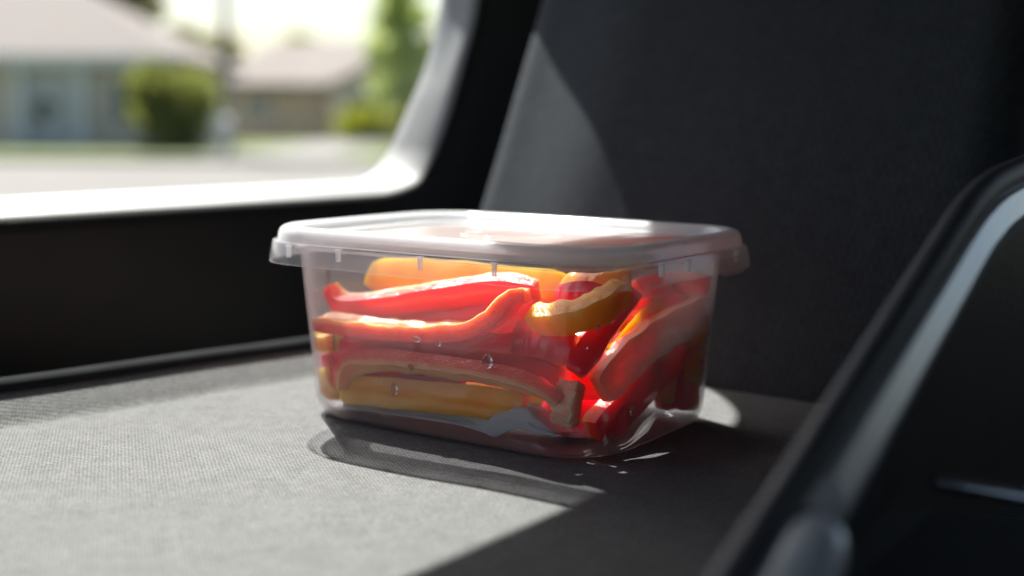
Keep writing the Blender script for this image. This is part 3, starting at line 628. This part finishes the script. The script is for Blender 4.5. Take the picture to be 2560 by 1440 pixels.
PEPPERS = [
    ('red', 0.011, 0.008, (0, -0.74, -0.68), [(-0.0733, -0.0307, 0.0518), (-0.067, -0.031, 0.0457), (-0.0547, -0.031, 0.0451), (-0.0334, -0.031, 0.049), (-0.008, -0.031, 0.0545), (0.0173, -0.03, 0.0591), (0.034, -0.028, 0.0587)],
     'red pepper strip with sparkling wet cut face just under the lid rim'),
    ('red', 0.012, 0.0075, (0, 0.08, -1), [(-0.0685, -0.0435, 0.039), (-0.0533, -0.044, 0.0392), (-0.0307, -0.0445, 0.0395), (-0.0055, -0.0445, 0.0411), (0.0143, -0.0445, 0.0442), (0.0267, -0.0445, 0.0509), (0.0341, -0.0445, 0.0585), (0.0391, -0.043, 0.0598)],
     'long red strip whose right end curls up like a hook, orange cut face showing'),
    ('red', 0.013, 0.007, (0, -1, 0.1), [(-0.0526, -0.027, 0.0401), (-0.0187, -0.028, 0.0432), (0.0108, -0.029, 0.0455), (0.027, -0.03, 0.0491), (0.0357, -0.029, 0.0537)],
     'deep red strip lying behind the hooked strip'),
    ('yellow', 0.014, 0.0075, (0, -0.8, 0.6), [(-0.0643, -0.014, 0.0569), (-0.0401, -0.015, 0.0588), (-0.0132, -0.016, 0.0594), (0.0133, -0.016, 0.059), (0.0384, -0.016, 0.0593)],
     'long yellow strip topmost in the tub, pressed under the clear lid'),
    ('orange', 0.012, 0.009, (0, -0.7, -0.7), [(-0.0688, -0.0431, 0.0299), (-0.0684, -0.034, 0.0301), (-0.0533, -0.034, 0.0317)],
     'short orange end below the tip of the hooked strip'),
    ('red', 0.012, 0.007, (0, -1, 0.15), [(-0.0697, -0.032, 0.0233), (-0.0552, -0.037, 0.0298), (-0.0355, -0.039, 0.0312), (-0.0058, -0.039, 0.0341), (0.0238, -0.039, 0.0376), (0.046, -0.036, 0.0396), (0.0531, -0.03, 0.0369)],
     'crimson strip with smooth skin outward, directly beneath the hooked strip'),
    ('red', 0.014, 0.007, (0, -1, -0.1), [(-0.0294, -0.036, 0.0235), (0.0028, -0.037, 0.0286), (0.032, -0.037, 0.0297), (0.0498, -0.036, 0.0258)],
     'dark crimson strip with broad skin side beneath the large water drop'),
    ('red', 0.012, 0.007, (-0.5, -0.8, 0.2), [(-0.0717, -0.0339, 0.0235), (-0.0694, -0.034, 0.0167), (-0.0572, -0.035, 0.0148), (-0.0364, -0.033, 0.0161)],
     'short red strip end poking out above the pale yellow end at the far left'),
    ('red', 0.01, 0.0078, (0, 0, 1), [(-0.0523, -0.045, 0.0131), (-0.0499, -0.046, 0.0201), (-0.0449, -0.046, 0.0253), (-0.0252, -0.046, 0.028), (0.0057, -0.046, 0.0287), (0.0326, -0.046, 0.0281), (0.0491, -0.046, 0.0256), (0.0556, -0.0455, 0.0213)],
     'arched dark red strip bending down at both ends over the yellow bottom strip'),
    ('yellow', 0.0125, 0.007, (0, -1, 0.2), [(-0.0546, -0.0425, 0.0117), (-0.0318, -0.0435, 0.0134), (-0.006, -0.044, 0.0149), (0.0176, -0.0435, 0.016), (0.0378, -0.042, 0.0156)],
     'broad amber yellow strip at the bottom, resting on the white tissue'),
    ('yellow', 0.012, 0.008, (-0.6, -0.7, 0.1), [(-0.0681, -0.0422, 0.0151), (-0.068, -0.0382, 0.0117), (-0.0643, -0.032, 0.0075), (-0.0503, -0.03, 0.0077)],
     'pale yellow strip end low in the left corner of the tub'),
    ('yellow', 0.011, 0.0085, (0, -0.75, -0.65), [(0.0418, -0.043, 0.0506), (0.0531, -0.0445, 0.0518), (0.0635, -0.0445, 0.0543), (0.0709, -0.04, 0.0582), (0.074, -0.0308, 0.0633)],
     'bright yellow strip beside the hooked end, curving up to the tub corner'),
    ('red', 0.0095, 0.007, (0.35, -0.95, 0.1), [(0.06, -0.0424, 0.0327), (0.0625, -0.0354, 0.0403), (0.064, -0.0235, 0.0503), (0.065, -0.0087, 0.0595)],
     'straight red strip leaning diagonally with water beads on its skin'),
    ('pale', 0.0145, 0.007, (-0.45, 0.85, 0.35), [(0.0645, -0.031, 0.0245), (0.0665, -0.0135, 0.0344), (0.066, 0.0132, 0.0401), (0.0728, 0.0388, 0.0475)],
     'pale fleshed red strip showing its inner side across the tub corner'),
    ('red', 0.0165, 0.008, (0.75, -0.6, -0.25), [(0.062, -0.0315, 0.0062), (0.0625, -0.0151, 0.0128), (0.0625, 0.0104, 0.022), (0.061, 0.041, 0.0307), (0.0665, 0.0437, 0.0412)],
     'long dark red strip slanting from the bottom corner, its cut tip lowest of all'),
    ('orange', 0.012, 0.007, (0.9, -0.3, 0.2), [(0.0554, 0.0482, 0.0285), (0.0662, 0.0437, 0.0337), (0.0739, 0.0388, 0.0373)],
     'amber rounded strip end high beside the right wall of the tub'),
    ('orange', 0.015, 0.008, (0.8, -0.5, 0.3), [(0.056, 0.0363, 0.0239), (0.0609, 0.0454, 0.023), (0.0727, 0.0375, 0.023)],
     'large orange strip end halfway up the right wall of the tub'),
    ('red', 0.017, 0.009, (0.8, -0.5, 0.3), [(0.055, 0.0317, 0.0107), (0.06, 0.0403, 0.0116), (0.0709, 0.0365, 0.0131)],
     'crimson strip end low beside the right wall of the tub'),
    ('orange', 0.008, 0.006, (0.7, -0.6, 0), [(0.058, 0.0356, 0.0199), (0.061, 0.0287, 0.0154), (0.0615, 0.0249, 0.0093)],
     'olive toned strip end standing upright by the low crimson end'),
    ('red', 0.009, 0.006, (0.6, -0.7, 0.3), [(0.052, 0.0179, 0.0564), (0.052, 0.046, 0.0564), (0.064, 0.0485, 0.0564), (0.0708, 0.0471, 0.0557)],
     'red strip under the lid at the right, seen hazy through the plastic'),
    ('red', 0.012, 0.006, (0.6, -0.7, 0.1), [(0.05, 0.0121, 0.0395), (0.052, 0.0355, 0.0486), (0.0534, 0.0508, 0.0548)],
     'broad hazy red strip behind the pale fleshed diagonal one'),
    ('red', 0.009, 0.006, (0, -0.8, 0.5), [(0.0459, -0.032, 0.0581), (0.0563, -0.033, 0.0606), (0.0647, -0.031, 0.06)],
     'small red chunk with orange cut edge just above the bright yellow strip'),
    ('orange', 0.01, 0.006, (0, -0.7, 0.7), [(0.0396, -0.018, 0.0612), (0.0555, -0.02, 0.0621), (0.0681, -0.016, 0.0648)],
     'orange strip below the lid, above the small red chunk'),
    ('pale', 0.0095, 0.007, (0.1, 1, 0), [(0.0579, -0.0445, 0.0128), (0.0585, -0.0445, 0.02), (0.058, -0.04, 0.0283)],
     'upright pinkish piece with flesh outward, standing next to the tissue corner'),
    ('red', 0.013, 0.007, (0, -0.95, 0.3), [(0.0307, -0.038, 0.0423), (0.044, -0.0385, 0.0418), (0.056, -0.037, 0.0393)],
     'short dull red piece with skin outward beneath the bright yellow strip'),
    ('orange', 0.008, 0.006, (0.5, -0.8, 0.1), [(0.056, -0.003, 0.0332), (0.057, 0.0095, 0.0413), (0.056, 0.0315, 0.0494)],
     'narrow olive amber strip in the gap between the two diagonals'),
    ('red', 0.009, 0.006, (0, -0.9, 0.4), [(-0.0561, -0.035, 0.0161), (-0.0294, -0.036, 0.0206), (0.0041, -0.036, 0.0217)],
     'thin bright red sliver seen under the arch of the arched strip'),
    ('red', 0.016, 0.008, (0.2, -1, 0), [(0.0492, -0.008, 0.0079), (0.0471, -0.008, 0.0207), (0.0525, -0.008, 0.0343)],
     'dark red piece in the gap behind the two diagonals'),
]
TISSUE_LOW = [(-0.0515, -0.0465, 0.0041), (-0.0336, -0.0465, 0.0052), (-0.0123, -0.0465, 0.0056), (0.0081, -0.0465, 0.0059), (0.0218, -0.0465, 0.0047), (0.0275, -0.0465, 0.004), (0.0369, -0.0465, 0.0086), (0.046, -0.0465, 0.0084), (0.055, -0.0465, 0.0088)]
TISSUE_UP = [(-0.063, -0.034, 0.0031), (-0.0428, -0.036, 0.0062), (-0.0192, -0.038, 0.0087), (-0.001, -0.04, 0.0092), (0.0136, -0.042, 0.01), (0.0258, -0.0455, 0.014), (0.0398, -0.0455, 0.0169), (0.0465, -0.046, 0.0133), (0.0543, -0.046, 0.0092)]
DROPS = [
    ( (-0.0072, -0.0525, 0.0394) , 0.00237 , 0.00126 , 1 ),
    ( (0.004, -0.0525, 0.039) , 0.00109 , 0.00125 , 1 ),
    ( (0.0273, -0.0522, 0.0345) , 0.00258 , 0.00288 , 1 ),
    ( (-0.0102, -0.0522, 0.0278) , 0.00143 , 0.00143 , 1 ),
    ( (-0.0193, -0.0518, 0.0176) , 0.00177 , 0.0029 , 1 ),
    ( (0.072, -0.0361, 0.0524) , 0.00147 , 0.00118 , 0 ),
    ( (0.0715, -0.0449, 0.051) , 0.00116 , 0.00116 , 0 ),
    ( (0.0705, -0.0509, 0.0446) , 0.00115 , 0.00101 , 0 ),
    ( (0.0735, -0.0221, 0.0159) , 0.00137 , 0.00197 , 0 ),
    ( (-0.0605, -0.053, 0.055) , 0.00067 , 0.001 , 1 ),
    ( (-0.027, -0.052, 0.0197) , 0.00065 , 0.00065 , 1 ),
]

for i, (c_, w_, t_, n_, p_, l_) in enumerate(PEPPERS): pepper_strip(c_, w_, t_, n_, p_, l_, 40+i)
# the pile behind the ones at the front
rnd = random.Random(21)
DEEP = [
 ('yellow', [(-.055, .012, .014), (0, .004, .013), (.05, .01, .015)], (0, -.6, .8)),
 ('red', [(-.05, .028, .012), (0, .03, .016), (.055, .026, .013)], (0, -.3, 1)),
 ('red', [(-.058, -.016, .024), (-.015, -.018, .026), (.04, -.016, .025)], (0, -1, .2)),
 ('red', [(-.06, .022, .030), (0, .026, .032), (.04, .03, .033)], (0, -.3, 1)),
 ('yellow', [(.012, .038, .028), (.04, .028, .030), (.056, .005, .029)], (.6, -.4, .6)),
 ('red', [(-.04, .012, .044), (.005, .012, .046), (.052, .018, .044)], (0, -.3, 1)),
 ('red', [(.035, -.024, .010), (.052, -.026, .010), (.066, -.014, .011)], (.4, -.8, .3)), ('red', [(.034, -.018, .010), (.045, -.012, .013), (.052, .012, .012)], (.3, -.2, 1)), ('red', [(.030, -.004, .024), (.05, .006, .026), (.062, .020, .024)], (.3, -.2, 1)),  # these red strips are added to block sun leaking out at the lower right
 ('orange', [(-.055, .034, .044), (-.01, .034, .046), (.03, .036, .044)], (0, -.2, 1)),
]
for i, (c_, p_, n_) in enumerate(DEEP):
    pepper_strip(c_, .0145, .0085, n_, p_, 'pepper strip buried in the middle of the pile, mostly hidden', 200+i)['group'] = 'pepper strips hidden deep in the pile'
# a fleck of pepper stuck to the far corner wall
bm = bmesh.new(); bmesh.ops.create_icosphere(bm, subdivisions=2, radius=.0011)
for v_ in bm.verts: v_.co = Vector((v_.co.x*.6, v_.co.y*.9, v_.co.z*1.5))*(1+.2*noise.noise(v_.co*900))
me = bpy.data.meshes.new('fleck'); bm.to_mesh(me); bm.free()
for p_ in me.polygons: p_.use_smooth = True
o = link('pepper_crumb', me, MAT['red'][0]); o.location = (.0750, .0335, .0264); tag(o, 'tiny red pepper fleck stuck on the right container wall', 'pepper crumb')

# ------------------------------------------------------------------ tissue under the strips
lo = spline(TISSUE_LOW, 60); up = spline(TISSUE_UP, 60); nv_ = 10; vs = []
for i in range(60):
    for j in range(nv_):
        s = j/(nv_-1); p_ = lo[i].lerp(up[i], s)
        p_ = p_+Vector((0, -.0016*math.sin(PI*s)*(.4+.6*noise.noise(Vector((i*.13, 2, 0)))), .0016*noise.noise(Vector((i*.3, j*.5, 0)))*math.sin(PI*s)))
        vs.append(p_)
    vs.append(up[i]+Vector((0, .012, -.002))); vs.append(up[i]+Vector((0, .045, -.006)) if False else Vector((up[i].x, up[i].y+.03, .0028)))
kk = nv_+2
fs = [(i*kk+j, i*kk+j+1, (i+1)*kk+j+1, (i+1)*kk+j) for i in range(59) for j in range(kk-1)]
org = Vector((0, -.04, .004)); o = link('paper_tissue', mesh('tissue', off(vs, org), fs), MAT['tissue']); o.location = org
md = o.modifiers.new('thickness', 'SOLIDIFY'); md.thickness = .0003
tag(o, 'crumpled white paper tissue lining the bottom of the container', 'paper tissue')

# ------------------------------------------------------------------ water drops on the wall
DL = ['wide flat water drop under the hooked red strip', 'small round water drop next to the wide flat one', 'largest water drop, in front of the dark crimson strip', 'faint round water drop on the arched strip',
      'tear shaped water drop in front of the amber bottom strip', 'upper and biggest water drop on the leaning red strip', 'middle water drop on the leaning red strip', 'lowest water drop on the leaning red strip',
      'upright water drop near the bottom corner of the container', 'tiny lone water drop on the empty upper wall at the far left', 'pinpoint water drop just above the tear shaped one']
for (p_, w, h_, ax), l_ in zip(DROPS, DL):
    bm = bmesh.new(); bmesh.ops.create_uvsphere(bm, u_segments=16, v_segments=10, radius=1)
    for v_ in bm.verts:
        a, n__, z_ = v_.co.x, v_.co.y, v_.co.z
        k = 1-.28*max(0, z_) ; co = Vector((a*w*k, n__*min(w, h_)*.55, z_*h_))
        if ax == 0: co = Vector((-co.y, co.x, co.z))
        v_.co = co
    me = bpy.data.meshes.new('drop'); bm.to_mesh(me); bm.free()
    for q in me.polygons: q.use_smooth = True
    o = link('water_drop', me, MAT['water']); o.location = p_; tag(o, l_, 'water drop', 'water drops on the container wall')
